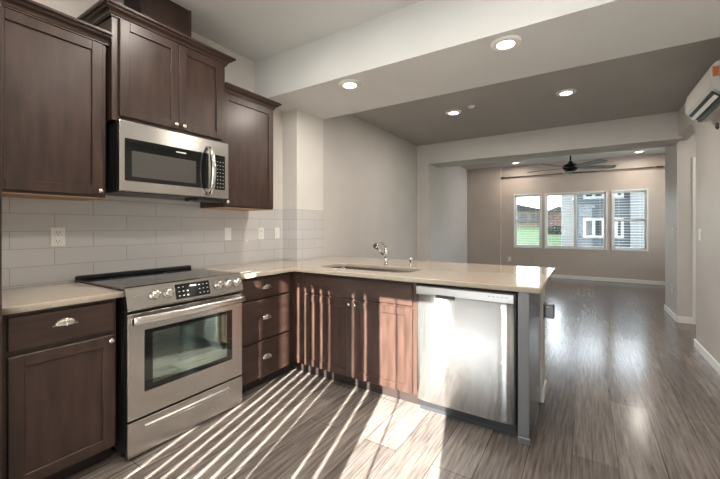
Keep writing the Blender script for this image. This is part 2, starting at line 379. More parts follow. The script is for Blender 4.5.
# windows
def window(i, x0, x1, kind):
    o = bpy.data.objects.new('window_%d' % i, None); C.objects.link(o); o.location = ((x0+x1)/2, YF+.08, WZ0); ORG[o.name] = Vector(o.location); structure(o)
    f = MB(); t = .042
    ya, yb = YF+.05, YF+.12
    f.box(x0, x0+t, ya, yb, WZ0, WZ1); f.box(x1-t, x1, ya, yb, WZ0, WZ1); f.box(x0+t, x1-t, ya, yb, WZ0, WZ0+t); f.box(x0+t, x1-t, ya, yb, WZ1-t, WZ1)
    f.build('window_frame', WHITE, o)
    if kind == 'hung':
        zc = 1.425; MB().box(x0+t, x1-t, ya-.0, yb-.01, zc-.025, zc+.025).build('meeting_rail', WHITE, o)
    else:
        MB().box(2.50, 2.565, ya, yb-.01, WZ0+t, WZ1-t).build('mullion', WHITE, o)
    MB().box(x0+t, x1-t, YF+.085, YF+.090, WZ0+t, WZ1-t).build('pane', GLASS, o)
    # casing/sill as returned drywall edge with a white liner
    s = MB(); s.box(x0-.02, x1+.02, YF-.022, YF+.05, WZ0-.03, WZ0+.004, .003); s.build('window_sill', WHITE, o)
    l = MB(); e = .02
    l.box(x0-e, x0+.004, YF-.014, YF+.05, WZ0, WZ1+e); l.box(x1-.004, x1+e, YF-.014, YF+.05, WZ0, WZ1+e); l.box(x0, x1, YF-.014, YF+.05, WZ1-.004, WZ1+e); l.build('casing', WHITE, o)
window(1, *WIN[0], 'hung'); window(2, *WIN[1], 'slider'); window(3, *WIN[2], 'hung')

o = bpy.data.objects.new('window_4', None); C.objects.link(o); o.location = (5.27, 8.6, .75); ORG[o.name] = Vector(o.location); structure(o)  # unseen side window, added to bring more daylight into the living room
m = MB(); m.box(5.25, 5.31, 7.5, 7.55, .75, 2.3); m.box(5.25, 5.31, 9.65, 9.7, .75, 2.3); m.box(5.25, 5.31, 7.55, 9.65, .75, .80); m.box(5.25, 5.31, 7.55, 9.65, 2.25, 2.3); m.box(5.25, 5.31, 8.57, 8.63, .80, 2.25); m.build('window_frame', WHITE, o)
MB().box(5.277, 5.282, 7.55, 9.65, .80, 2.25).build('pane', GLASS, o)
# baseboards
def bb(name, boxes):
    m = MB()
    for b in boxes: m.box(*b, 0, .085, .004)
    structure(m.build(name, WHITE))
bb('baseboard_far', [(XL, .845, YF-.103, YF-.089), (.833, 5.2, YF-.014, YF)])
bb('baseboard_right', [(XR-.014, XR, YB, 5.06), (XR-.014, XR+.14, 5.06, 5.074)])
bb('baseboard_stub', [(3.768, 3.782, 6.226, 7.08), (3.768, 3.935, 6.226, 6.24)])
bb('baseboard_left', [(XD, XD+.014, 3.5, Y3), (.412, .426, Y3-.014, 6.66), (XD, .426, Y3-.014, Y3), (XL, XL+.014, 6.66, YF-.09)])
# white casing of the hall door, on the stub's front face
m = MB(); m.box(3.935, 3.995, 6.222, 6.24, 0, 2.12); m.box(3.935, 4.85, 6.222, 6.24, 2.12, 2.18); m.box(4.79, 4.85, 6.222, 6.24, 0, 2.12); structure(m.build('trim_1', WHITE))
d2 = bpy.data.objects.new('door_2', None); C.objects.link(d2); d2.location = (4.4, 6.235, 0); ORG[d2.name] = Vector(d2.location); structure(d2)
MB().box(3.99, 4.795, 6.228, 6.24, .01, 2.12).build('door_leaf', WHITE, d2)
# backsplash tile
m = MB(); m.box(0, .009, .44, 2.761, .92, 1.455); m.box(0, XP+.009, 2.761, 2.77, .92, 1.455); m.box(XP, XP+.009, 2.77, Y2, .92, 1.455)
structure(m.build('backsplash', TILE, loc=(0, 0, 0)))
# pony wall behind the peninsula
m = MB(); m.box(XD, 2.495, 2.86, 3.08, 0, .888); structure(m.build('wall_peninsula', WALL))
bb('baseboard_peninsula', [(2.495, 2.509, 2.862, 3.094), (.3, 2.509, 3.08, 3.094)])

# ================================================================== KITCHEN THINGS
R_ = lambda p: Fr('R', p)
P_ = lambda p: Fr('P', p)
# tall end panel at the left edge
t = tag(MB().box(0.001, .70, .42, .441, 0, 2.42, .002).build('refrigerator_end_panel', WOOD_V), 'tall dark wood end panel standing at the left edge of the photo', 'cabinet panel')

# lower left base cabinet
t = thing('base_cabinet', (.3, .68, 0), 'dark wood base cabinet left of the range with one drawer over one door', 'cabinet', 'dark wood base cabinets')
m = MB(); m.box(0.01, .61, .443, .905, .10, .888); m.box(.01, .55, .443, .905, 0, .10); m.build('carcass', WOODD, t)
m = MB(); R_(.60).box(m, .443, .905, 0.0, .0112, .10, .888); m.build('face_frame', WOOD_V, t)
f = R_(.612)
dr = slab(f, .475, .888, .718, .868).build('drawer', WOOD_H, t); cup_pull(f, .677, .797, .02, dr)
do = shaker(f, .475, .893, .095, .692).build('door', WOOD_V, t); knob(f, .868, .668, .02, do)

# drawer base cabinet right of the range
t = thing('base_cabinet', (.3, 1.97, 0), 'dark wood three-drawer base cabinet between the range and the corner', 'cabinet', 'dark wood base cabinets')
m = MB(); m.box(.01, .61, 1.695, 2.295, .10, .888); m.box(.01, .55, 1.695, 2.35, 0, .10); m.build('carcass', WOODD, t)
m = MB(); R_(.60).box(m, 1.695, 2.29, 0.0, .0112, .10, .888); m.build('face_frame', WOOD_V, t)
for z0, z1 in ((.718, .868), (.390, .700), (.095, .372)):
    dr = slab(f, 1.715, 2.222, z0, z1).build('drawer', WOOD_H, t); cup_pull(f, 1.966, (z0+z1)/2-.008 if z1-z0 < .2 else (z0+z1)/2+.002, .02, dr)

# sink base cabinet
t = thing('base_cabinet', (1.25, 2.5, 0), 'dark wood sink base cabinet with two doors lit by sun stripes', 'cabinet', 'dark wood base cabinets')
m = MB(); m.box(.63, 1.772, 2.30, 2.40, .10, .888); m.box(.63, 1.772, 2.40, 2.855, .10, .66); m.box(.55, 1.772, 2.355, 2.855, 0, .10); m.build('carcass', WOODD, t)
m = MB(); P_(2.30).box(m, .613, 1.772, 0.0, .0112, .10, .888); m.build('face_frame', WOOD_V, t)
MB().box(.613, .745, 2.278, 2.289, .10, .888, .002).build('corner_filler', WOOD_V, t)
f = P_(2.288)
slab(f, .757, 1.745, .718, .868).build('false_drawer_front', WOOD_H, t)
do = shaker(f, .757, 1.247, .105, .700).build('door', WOOD_V, t); knob(f, 1.222, .672, .02, do)
do = shaker(f, 1.252, 1.745, .105, .700).build('door', WOOD_V, t); knob(f, 1.277, .672, .02, do)

# end panel of the peninsula
t = thing('peninsula_end_panel', (2.46, 2.5, 0), 'dark glossy end panel and post closing the peninsula beside the dishwasher', 'cabinet panel')
MB().box(2.425, 2.486, 2.262, 2.30, 0, .888, .002).build('post', GREYP, t)
MB().box(2.462, 2.486, 2.30, 2.858, .0, .888, .001).build('side_panel', DKP, t)
MB().box(2.425, 2.494, 2.245, 2.262, 0, .045, .006).build('foot_block', GREYP, t)

# countertops
CT0, CT1 = .889, .921
o = ring2d([(.010, .443), (.655, .443), (.655, .922), (.010, .922)], None, CT0, CT1, 'countertop', QUARTZ); tag(o, 'short beige quartz countertop left of the range', 'countertop')
outer = [(.010, 1.688), (.655, 1.688), (.655, 2.245), (2.545, 2.245), (2.545, 3.43), (XD+.002, 3.43), (XD+.002, 3.22), (XP+.011, 3.22), (XP+.011, 2.759), (.010, 2.759)]
SK = (.765, 1.63, 2.425, 2.79)
o = ring2d(outer, rrect(*SK, .09), CT0, CT1, 'countertop', QUARTZ); tag(o, 'long beige quartz countertop over the peninsula with the sink cut in', 'countertop')
# sink basin
t = thing('sink', (1.2, 2.6, .7), 'stainless undermount sink set in the peninsula countertop', 'sink')
def basin(x0, x1, y0, y1):
    b = bmesh.new(); rings = []
    for r_, z, ins in ((.09, .8885, -.004), (.09, .8885, 0), (.085, .74, .008), (.07, .70, .03), (.05, .69, .10)):
        pts = rrect(x0+ins, x1-ins, y0+ins, y1-ins, max(.02, r_)); rings.append([b.verts.new((p[0], p[1], z)) for p in pts])
    n = len(rings[0])
    for A, B in zip(rings, rings[1:]):
        for i in range(n): f_ = b.faces.new((A[i], A[(i+1) % n], B[(i+1) % n], B[i])); f_.smooth = True
    b.faces.new(rings[-1]); bmesh.ops.solidify(b, geom=b.faces[:], thickness=.0015); bmesh.ops.recalc_face_normals(b, faces=b.faces)
    mb = MB(); mb.add(b); return mb
basin(*SK).build('basin', STEEL, t)
MB().lathe([(.045, 0), (.045, .003), (.03, .004), (.025, .001), (0, .001)], (1.2, 2.6, .691), (0, 0, 1), 20).build('drain', CHROME, t)
# faucet
FX, FY = 1.235, 2.835
t = thing('faucet', (FX, FY, .921), 'chrome pull-out kitchen faucet with a top lever behind the sink', 'faucet')
MB().lathe([(.028, 0), (.028, .006), (.021, .012), (.019, .07), (.021, .10), (.024, .13), (.022, .155), (.012, .168), (0, .17)], (FX, FY, .921), (0, 0, 1), 20).build('body', CHROME, t)
MB().tube([(FX, FY-.005, .995), (FX-.004, FY-.04, 1.022), (FX-.008, FY-.085, 1.052)], [.015, .014, .013], 12).build('spout', CHROME, t)
MB().tube([(FX-.008, FY-.083, 1.051), (FX-.010, FY-.10, 1.063), (FX-.013, FY-.135, 1.087), (FX-.0155, FY-.165, 1.105), (FX-.016, FY-.172, 1.108)], [.013, .018, .023, .026, .022], 14).build('spray_head', CHROME, t)
MB().tube([(FX, FY+.002, 1.085), (FX-.008, FY-.03, 1.108), (FX-.018, FY-.06, 1.135), (FX-.024, FY-.078, 1.150)], [.010, .0075, .006, .005], 10).build('lever', CHROME, t)
tag(MB().lathe([(.020, 0), (.020, .005), (.013, .01), (.013, .05), (.017, .055), (.017, .078), (.012, .084), (0, .085)], (1.475, 2.84, .921), (0, 0, 1), 18).build('air_gap_cap', CHROME), 'small chrome air gap cap right of the faucet', 'air gap')

# ---------------------------------------------------------------- range
RX, RY0, RY1 = .69, .926, 1.684
t = thing('range', (.35, 1.305, 0), 'stainless slide-in electric range with black glass cooktop', 'range')
MB().box(.02, .655, RY0+.004, RY1-.004, .03, .905).build('body', BLACK, t)
for y in (RY0+.06, RY1-.06): MB().lathe([(.018, 0), (.018, .03), (.012, .031)], (.58, y, 0), (0, 0, 1), 12).build('foot', BLACK, t)
MB().box(.012, .648, RY0-.006, RY1+.006, .921, .934, .004).build('cooktop', BLACKG, t)
m = MB(); m.box(.012, .060, RY0-.004, RY1+.004, .932, .956, .005)
for k in range(5): m.box(.050, .066, RY0+.05+k*.14, RY0+.15+k*.14, .938, .952, .002)
m.build('rear_vent_trim', BLACK, t)
for y, x, r in ((1.12, .22, .075), (1.12, .46, .105), (1.49, .22, .095), (1.49, .46, .08)):
    MB().lathe([(r-.0015, 0), (r+.0015, 0), (r+.0015, .0003), (r-.0015, .0003), (r-.0015, 0)], (x, y, .9342), (0, 0, 1), 40, False).build('burner_ring', SLATE, t)
# slanted control panel
m = MB(); m.prism([(.640, .938), (.655, .941), (.668, .936), (.697, .822), (.694, .812), (.640, .812)], RY0, RY1, 'y'); cp = m.build('control_panel', STEEL, t)
nx, nz = math.cos(math.atan2(.029, .114)), math.sin(math.atan2(.029, .114))
def onp(y, s, off=0.0):   # s: 0 bottom .. 1 top of the slope
    return (.697-.029*s+nx*off, y, .822+.114*s+nz*off)
def pnl(y0, y1, s0, s1, off, th, name, mm, par):
    b = bmesh.new(); v = []
    for o_ in (off, off+th):
        v.append([b.verts.new(onp(y, s, o_)) for y, s in ((y0, s0), (y1, s0), (y1, s1), (y0, s1))])
    b.faces.new(v[0][::-1]); b.faces.new(v[1])
    for i in range(4): b.faces.new((v[0][i], v[0][(i+1) % 4], v[1][(i+1) % 4], v[1][i]))
    bmesh.ops.recalc_face_normals(b, faces=b.faces); mb = MB(); mb.add(b); return mb
dp = pnl(1.196, 1.423, .10, .86, 0, .0025, '', BLACKG, t).build('display', BLACKG, cp)
for r in range(3):
    for k in range(8):
        if k in (3, 4) or (r == 2 and k == 2): continue
        y = 1.212+k*.027; q = .24+.22*r
        pnl(y, y+.010, q, q+.03, .0026, .0004, '', WHITEP, t).build('key_mark', WHITEP, cp)
pnl(1.29, 1.33, .68, .74, .0026, .0004, '', WHITEP, t).build('clock_digits', WHITEP, cp)
ly = MB()
for y in (.965, 1.0): ly.add(pnl(y, y+.028, .55, .57, .0, .0005, '', SLATE, t).bm)
ly.build('panel_marks', SLATE, t)
for y in (1.072, 1.150, 1.489, 1.562, 1.636):
    MB().lathe([(.029, 0), (.029, .006), (.025, .008), (.0235, .026), (.021, .031), (.012, .032), (0, .032)], onp(y, .50), (nx, 0, nz), 22).add and None
    k_ = MB(); k_.lathe([(.029, 0), (.029, .006), (.025, .008), (.0235, .026), (.021, .031), (.012, .032), (0, .032)], onp(y, .50), (nx, 0, nz), 22)
    k_.build('knob', NICKEL, t)
# oven door
m = MB(); m.box(.655, RX, RY0+.002, RY1-.002, .215, .796, .005, 2); od = m.build('oven_door', STEEL, t)
vs_ = MB()
for k in range(9):
    y = RY0+.07+k*.07; vs_.box(RX-.002, RX+.0006, y, y+.05, .788, .7925)
vs_.build('vent_slots', BLACK, od)
MB().box(RX-.003, RX+.002, 1.014, 1.596, .350, .695, .002).build('window_surround', BLACKG, od)
MB().box(RX-.002, RX+.0026, 1.058, 1.550, .385, .672).build('window_glass', OVENG, od)
hb = MB(); b = bmesh.new(); n_ = 20; rings = []
for i in range(n_+1):
    u_ = i/n_; y = RY0+.014+u_*(RY1-RY0-.028); bow = .038+.018*math.sin(PI*u_)
    rings.append([b.verts.new((RX+bow+.011*math.cos(a), y, .762+.023*math.sin(a))) for a in [2*PI*k/12 for k in range(12)]])
for A, B in zip(rings, rings[1:]):
    for k in range(12): f_ = b.faces.new((A[k], A[(k+1) % 12], B[(k+1) % 12], B[k])); f_.smooth = True
b.faces.new(rings[0][::-1]); b.faces.new(rings[-1]); bmesh.ops.recalc_face_normals(b, faces=b.faces); hb.add(b)
hb.box(RX-.002, RX+.045, RY0+.014, RY0+.034, .742, .782, .004); hb.box(RX-.002, RX+.045, RY1-.034, RY1-.014, .742, .782, .004)
hb.build('handle', NICKEL, od)
sdw = MB().box(.655, RX, RY0+.002, RY1-.002, .012, .205, .005, 2).build('storage_drawer', STEEL, t)
m = MB(); poly = [(.688, .166), (.692, .167), (.700, .160), (.699, .156), (.696, .155), (.692, .160), (.688, .161)]
m.prism(poly, 1.015, 1.570, 'y'); m.build('drawer_pull', NICKEL, sdw)
MB().box(RX-.001, RX+.0015, 1.03, 1.555, .138, .156).build('pull_recess', DWGREY, sdw)

# ---------------------------------------------------------------- microwave
MX, MY0, MY1, MZ0, MZ1 = .428, 1.0, 1.763, 1.487, 1.913
t = thing('microwave', (.2, 1.38, MZ0), 'stainless over-the-range microwave with a black window and keypad', 'microwave')
MB().box(.01, .395, MY0+.002, MY1-.002, MZ0+.012, MZ1-.002).build('body', BLACK, t)
fp = MB().box(.395, MX, MY0, MY1, MZ0, MZ1, .004, 2).build('door', STEEL, t)
MB().box(MX-.002, MX+.003, 1.03, 1.59, 1.55, 1.808, .002).build('window_surround', BLACKG, fp)
MB().box(MX, MX+.0036, 1.068, 1.49, 1.577, 1.735).build('window_screen', MESHG, fp)
MB().box(MX+.003, MX+.0038, 1.345, 1.415, 1.775, 1.7815).build('badge', WHITEP, fp)
kp = MB().box(MX-.002, MX+.003, 1.622, 1.73, 1.55, 1.81, .002).build('keypad', BLACKG, t)
for r in range(8):
    mk = MB()
    for k in range(4): mk.box(MX+.003, MX+.0036, 1.636+k*.024, 1.643+k*.024, 1.568+r*.027, 1.572+r*.027)
    mk.build('key_row', WHITEP, kp)
hy = 1.583
hp = [(MX+.004, hy, 1.512), (MX+.03, hy, 1.520), (MX+.055, hy, 1.56), (MX+.070, hy, 1.65), (MX+.070, hy, 1.71), (MX+.055, hy, 1.80), (MX+.03, hy, 1.842), (MX+.004, hy, 1.850)]
MB().tube(hp, [.014, .016, .018, .019, .019, .018, .016, .014], 14).build('handle', CHROME, t)
m = MB(); m.box(.03, .40, MY0+.02, MY1-.02, MZ0-.004, MZ0+.013, .002); m.build('underside_grille', DARKM, t)
MB().box(.24, .40, 1.52, 1.74, MZ0-.026, MZ0-.003, .003).build('filter_tray', BLACK, t)

# ---------------------------------------------------------------- upper cabinets
def crown(front, y0, y1, z0, z1, proj, back=0.002, r0=1, r1=1):
    """mitred crown moulding swept around the front and the free ends"""
    h = z1-z0; b = bmesh.new()
    prof = [(.0, 0), (.18, 0), (.18, .10), (.26, .16), (.30, .30), (.42, .42), (.62, .52), (.74, .64), (.74, .72), (.90, .74), (1.0, .82), (1.0, 1.0), (.0, 1.0)]
    rings = []
    for p_, q in prof:
        e = proj*p_; z = z0+q*h; a0, a1 = y0-e*r0, y1+e*r1
        rings.append([b.verts.new(c_) for c_ in ((back, a0, z), (front+e, a0, z), (front+e, a1, z), (back, a1, z))])
    for A, B in zip(rings, rings[1:]):
        for k in range(3): b.faces.new((A[k], A[k+1], B[k+1], B[k]))
    b.faces.new(rings[0]); b.faces.new(rings[-1][::-1])
    b.faces.new([r_[0] for r_ in rings]) ; b.faces.new([r_[3] for r_ in rings])
    bmesh.ops.recalc_face_normals(b, faces=b.faces)
    m = MB(); m.add(b); return m
# left wall cabinet
t = thing('wall_cabinet', (.17, .7, 1.44), 'tall dark wood wall cabinet with one door at the far left', 'cabinet', 'dark wood wall cabinets')
MB().box(.01, .334, .443, .966, 1.443, 2.37).build('carcass', WOOD_V, t)
MB().box(.012, .335, .445, .964, 1.4385, 1.443).build('bottom_panel', PINE, t)
f = R_(.335); do = shaker(f, .47, .945, 1.455, 2.352).build('door', WOOD_V, t); knob(f, .925, 1.482, .02, do)
crown(.335, .45, .982, 2.36, 2.425, .055, r0=0, r1=0).build('crown_moulding', WOOD_H, t)
# over-microwave cabinet
t = thing('wall_cabinet', (.19, 1.38, 1.92), 'dark wood two-door wall cabinet directly above the microwave', 'cabinet', 'dark wood wall cabinets')
MB().box(.01, .369, .985, 1.772, 1.916, 2.56).build('carcass', WOOD_V, t)
f = R_(.37)
do = shaker(f, 1.022, 1.387, 1.945, 2.535).build('door', WOOD_V, t); knob(f, 1.360, 1.972, .02, do)
do = shaker(f, 1.391, 1.740, 1.945, 2.535).build('door', WOOD_V, t); knob(f, 1.418, 1.972, .02, do)
crown(.37, .985, 1.772, 2.535, 2.60, .06).build('crown_moulding', WOOD_H, t)
# right wall cabinet
t = thing('wall_cabinet', (.17, 2.05, 1.43), 'dark wood one-door wall cabinet right of the microwave', 'cabinet', 'dark wood wall cabinets')
MB().box(.01, .334, 1.795, 2.314, 1.430, 2.36).build('carcass', WOOD_V, t)
MB().box(.012, .335, 1.797, 2.312, 1.4255, 1.430).build('bottom_panel', PINE, t)
f = R_(.335); do = shaker(f, 1.768, 2.300, 1.440, 2.338).build('door', WOOD_V, t); knob(f, 1.795, 1.468, .02, do)
crown(.335, 1.775, 2.314, 2.345, 2.408, .055, r0=0).build('crown_moulding', WOOD_H, t)
# chase above the microwave cabinet
t = thing('vent_chase', (.11, 1.4, 2.60), 'dark wood vent chase box rising from the middle wall cabinet to the ceiling', 'duct cover')
MB().box(.002, .238, 1.212, 1.56, 2.602, 2.898).build('box', WOODD, t)
MB().box(.238, .248, 1.222, 1.545, 2.602, 2.898, .001).build('front_panel', WOOD_V, t)
MB().box(.238, .254, 1.545, 1.565, 2.602, 2.898, .001).build('corner_trim', WOOD_V, t); MB().box(.236, .252, 1.208, 1.224, 2.602, 2.898, .001).build('corner_trim', WOOD_V, t)

# ---------------------------------------------------------------- dishwasher
t = thing('dishwasher', (2.1, 2.5, 0), 'stainless dishwasher built into the peninsula', 'dishwasher')
MB().box(1.786, 2.412, 2.29, 2.84, .04, .872).build('body', BLACK, t)
m = MB(); b = bmesh.new(); nu = 24; cols = []
for i in range(nu+1):
    u_ = i/nu; x = 1.785+u_*.622; e = abs(2*u_-1); bow = .018*(1-e**8)
    cols.append([b.verts.new((x, 2.262-bow-.0, z)) for z in (.095, .81)]+[b.verts.new((x, 2.29, z)) for z in (.81, .095)])
for A, B in zip(cols, cols[1:]):
    for k in range(4): f_ = b.faces.new((A[k], A[(k+1) % 4], B[(k+1) % 4], B[k])); f_.smooth = (k == 0)
b.faces.new(cols[0][::-1]); b.faces.new(cols[-1]); bmesh.ops.recalc_face_normals(b, faces=b.faces); m.add(b)
dd = m.build('door', DWSTEEL, t)
cs = MB().box(1.785, 2.407, 2.243, 2.29, .813, .868, .004, 2).build('control_strip', DWGREY, t)
MB().box(1.925, 2.055, 2.2415, 2.246, .800, .822, .002).build('pocket_handle', BLACK, cs)
mk = MB()
for k in range(5): mk.box(2.26+k*.025, 2.272+k*.025, 2.2422, 2.2432, .845, .849)
mk.build('strip_marks', SLATE, cs)
MB().box(1.786, 2.412, 2.315, 2.34, .0, .09).build('toe_kick', DARKM, t)
MB().box(2.409, 2.413, 2.268, 2.29, .12, .30).build('side_gasket', BLACK, t)

# ---------------------------------------------------------------- wall plates
def plate(fr, u, z, kind, label, cat, group='wall plates'):
    n_ = fr.nrm(); o = thing({'outlet': 'wall_outlet', 'switch': 'light_switch'}[kind], fr.pt(u, 0, z-.057), label, cat, group)
    m = MB(); fr.box(m, u-.036, u+.036, .0003, .006, z-.058, z+.058, .002); m.build('plate', PLASTIC, o)
    if kind == 'outlet':
        for dz in (-.027, .027):
            m = MB(); fr.box(m, u-.017, u+.017, .006, .0085, z+dz-.017, z+dz+.017, .003); s = m.build('socket', PLASTIC, o)
            m = MB()
            for du in (-.007, .007): fr.box(m, u+du-.0015, u+du+.0015, .0085, .0089, z+dz-.003, z+dz+.009)
            fr.box(m, u-.003, u+.003, .0085, .0089, z+dz-.012, z+dz-.007); m.build('slots', BLACK, s)
    else:
        m = MB(); fr.box(m, u-.017, u+.017, .006, .009, z-.034, z+.034, .003); m.build('rocker', PLASTIC, o)
    return o
ks = R_(.009)
plate(ks, .836, 1.207, 'outlet', 'white duplex outlet on the tile left of the range', 'outlet')
plate(ks, 2.069, 1.205, 'switch', 'white switch plate on the tile just right of the range', 'light switch')
plate(ks, 2.46, 1.203, 'outlet', 'white outlet on the tile, middle plate of the three right of the range', 'outlet')
plate(ks, 2.68, 1.205, 'switch', 'white switch plate on the tile nearest the inside corner', 'light switch')
class FL(Fr):
    """faces -x at x=p, u=y"""
    def __init__(s, p): s.p = p
    def pt(s, u, n, z): return (s.p-n, u, z)
    def nrm(s): return (-1, 0, 0)
plate(FL(XR), 4.89, 1.19, 'switch', 'white light switch on the near right wall before the hall opening', 'light switch')
plate(FL(3.782), 6.49, 1.20, 'switch', 'white light switch on the wall stub past the hall opening', 'light switch')
plate(FL(3.782), 6.55, .40, 'outlet', 'white outlet low on the wall stub past the hall opening', 'outlet')
plate(P_(YF), 1.046, .418, 'outlet', 'white outlet low on the far wall under the left window', 'outlet')
o = thing('outlet_box', (2.495, 3.02, .577), 'grey outlet box on the end of the peninsula wall', 'outlet')
MB().box(2.495, 2.500, 2.975, 3.068, .577, .693, .002).build('plate', DARKM, o); MB().box(2.500, 2.565, 2.985, 3.058, .585, .685, .006).build('cover', BOXG, o)

# ---------------------------------------------------------------- ceiling lights
def downlight(x, y, z, label, k=1.0):
    o = thing('ceiling_light', (x, y, z-.02), label, 'ceiling light', 'round recessed ceiling lights')
    MB().lathe([(.072, .004), (.078, .0), (.095, .008), (.098, .0198), (.06, .0198)], (x, y, z-.02), (0, 0, 1), 32).build('trim_ring', PLASTIC, o)
    MB().lathe([(0, .003), (.04, .003), (.074, .005), (.074, .009), (0, .009)], (x, y, z-.02), (0, 0, 1), 32).build('diffuser', LAMP, o)
    ld = bpy.data.lights.new('lamp', 'AREA'); ld.shape = 'DISK'; ld.size = .14; ld.energy = LAMP_W*k; ld.color = (1.0, .92, .82)
    lo = bpy.data.objects.new('lamp', ld); C.objects.link(lo); lo.parent = o; lo.location = (0, 0, -.012)
    return o
downlight(1.039, 2.535, BZ, 'round ceiling light in the near beam, above the sink')
downlight(2.309, 2.532, BZ, 'round ceiling light in the near beam, above the dishwasher, largest in view')
downlight(1.344, 4.428, DZ, 'left of the two round lights in the dining ceiling', 1.15)
downlight(2.581, 4.428, DZ, 'right of the two round lights in the dining ceiling', 1.15)
downlight(1.279, 9.50, LZ, 'left of the two round lights in the living room ceiling by the windows', .9)
downlight(3.70, 9.50, LZ, 'right of the two round lights in the living room ceiling by the windows', .9)
for x, y in ((.95, .35), (1.15, 1.35), (2.35, .35), (2.4, 1.35)): downlight(x, y, KZ, 'added round light in the high kitchen ceiling, unseen above the frame', 1.1)  # unseen lamps added to brighten the kitchen
tag(MB().lathe([(.0, 0), (.03, .002), (.04, .012), (.045, .025), (.0, .025)], (1.593, 4.32, DZ-.0248), (0, 0, 1), 20).build('sprinkler_cover', PLASTIC), 'small white sprinkler cover disc on the dining ceiling', 'sprinkler')

downlight(4.7, 5.6, DZ, 'added round light inside the hall, hidden behind the right wall', 1.2)  # unseen lamp added to lift the dark hall
# ---------------------------------------------------------------- ceiling fan
fx, fy, fz = 2.52, 7.55, 2.345
t = thing('ceiling_fan', (fx, fy, fz), 'dark ceiling fan with five blades in the living room', 'ceiling fan')
MB().lathe([(.0, 0), (.06, 0), (.065, -.03), (.03, -.07), (.0, -.07)], (fx, fy, LZ), (0, 0, 1), 20).build('canopy', FANM, t)
MB().tube([(fx, fy, LZ-.05), (fx, fy, fz+.07)], .014, 10).build('downrod', FANM, t)
MB().lathe([(0, -.06), (.06, -.06), (.085, -.045), (.115, -.02), (.13, 0), (.13, .04), (.10, .07), (.05, .085), (.03, .13), (0, .13)], (fx, fy, fz), (0, 0, 1), 24).build('motor_housing', FANM, t)
for k in range(5):
    a = math.radians(24+72*k); b = bmesh.new(); prof = [(.11, .035), (.17, .05), (.22, .062), (.45, .076), (.70, .078), (.74, .06), (.75, .03)]
    top = []; 
    for r_, h_ in prof: top.append((r_, h_))
    pts = [(r_, h_) for r_, h_ in prof]+[(r_, -h_) for r_, h_ in prof[::-1]]
    A = [b.verts.new((p[0], p[1], .004-.20*p[1])) for p in pts]; B = [b.verts.new((p[0], p[1], -.004-.20*p[1])) for p in pts]
    b.faces.new(A); b.faces.new(B[::-1])
    for i in range(len(pts)): b.faces.new((A[i], B[i], B[(i+1) % len(pts)], A[(i+1) % len(pts)]))
    bmesh.ops.recalc_face_normals(b, faces=b.faces)
    mb = MB(); mb.add(b, Matrix.Translation((fx, fy, fz+.01)) @ Matrix.Rotation(a, 4, 'Z')); mb.build('blade', FANB, t)

# curtain rod over the windows
t = thing('curtain_rod', (2.5, YF-.045, 2.58), 'long thin bronze curtain rod above the three windows', 'curtain rod')
MB().tube([(.93, YF-.045, 2.58), (4.06, YF-.045, 2.58)], .012, 10).build('rod', ROD, t)
for x in (.93, 4.06):
    s = 1 if x > 2 else -1; MB().lathe([(.014, 0), (.022, .01), (.024, .05), (.02, .12), (0, .13)], (x-.01*s, YF-.045, 2.58), (s, 0, 0), 14).build('finial', ROD, t)
for x in (1.05, 2.5, 3.95): MB().box(x-.012, x+.012, YF-.045, YF, 2.565, 2.595).build('bracket', ROD, t)

# ---------------------------------------------------------------- air conditioner on the right wall
AX, AY0, AY1, AZ0, AZ1 = 3.555, 3.67, 4.47, 2.235, 2.51
t = thing('wall_air_conditioner', (XR, 4.07, AZ0), 'white wall-mounted air conditioner head high on the right wall', 'air conditioner')
m = MB(); poly = [(XR, AZ0+.01), (3.66, AZ0), (3.575, AZ0+.075), (AX, AZ0+.10), (AX-.004, AZ0+.20), (AX+.01, AZ1-.02), (AX+.03, AZ1), (XR, AZ1)]
m.prism(poly, AY0, AY1, 'y'); m.build('housing', ACW, t)
def acq(d0, z0, d1, z1, y0, y1, th, name, mm):
    m_ = MB(); dx, dz = d1-d0, z1-z0; l_ = math.hypot(dx, dz); ox, oz = -(-dz/l_)*th*-1, -(dx/l_)*th
    m_.prism([(d0, z0), (d1, z1), (d1+ox*-1, z1+oz), (d0+ox*-1, z0+oz)], y0, y1, 'y'); return m_.build(name, mm, t)
acq(3.572, AZ0+.072, 3.657, AZ0+.0, AY0+.05, AY1-.04, .004, 'outlet_slot', BLACK)
acq(3.588, AZ0+.046, 3.612, AZ0+.026, AY0+.06, AY1-.05, .012, 'vane', PLASTIC)
acq(3.634, AZ0+.010, 3.644, AZ0+.002, AY0+.06, AY1-.05, .010, 'vane', GREYP)
MB().box(3.565, 3.60, AY0-.0015, AY0, 2.40, 2.475).build('sticker', RUST, t)
MB().box(3.603, 3.68, AY0-.0015, AY0, 2.39, 2.475).build('sticker', SLATE, t)
tag(MB().lathe([(.03, 0), (.03, .012), (.018, .02), (0, .02)], (XR, 4.30, 2.155), (-1, 0, 0), 16).build('wall_sensor', ROD), 'small brown round fitting on the right wall below the air conditioner', 'wall fitting')

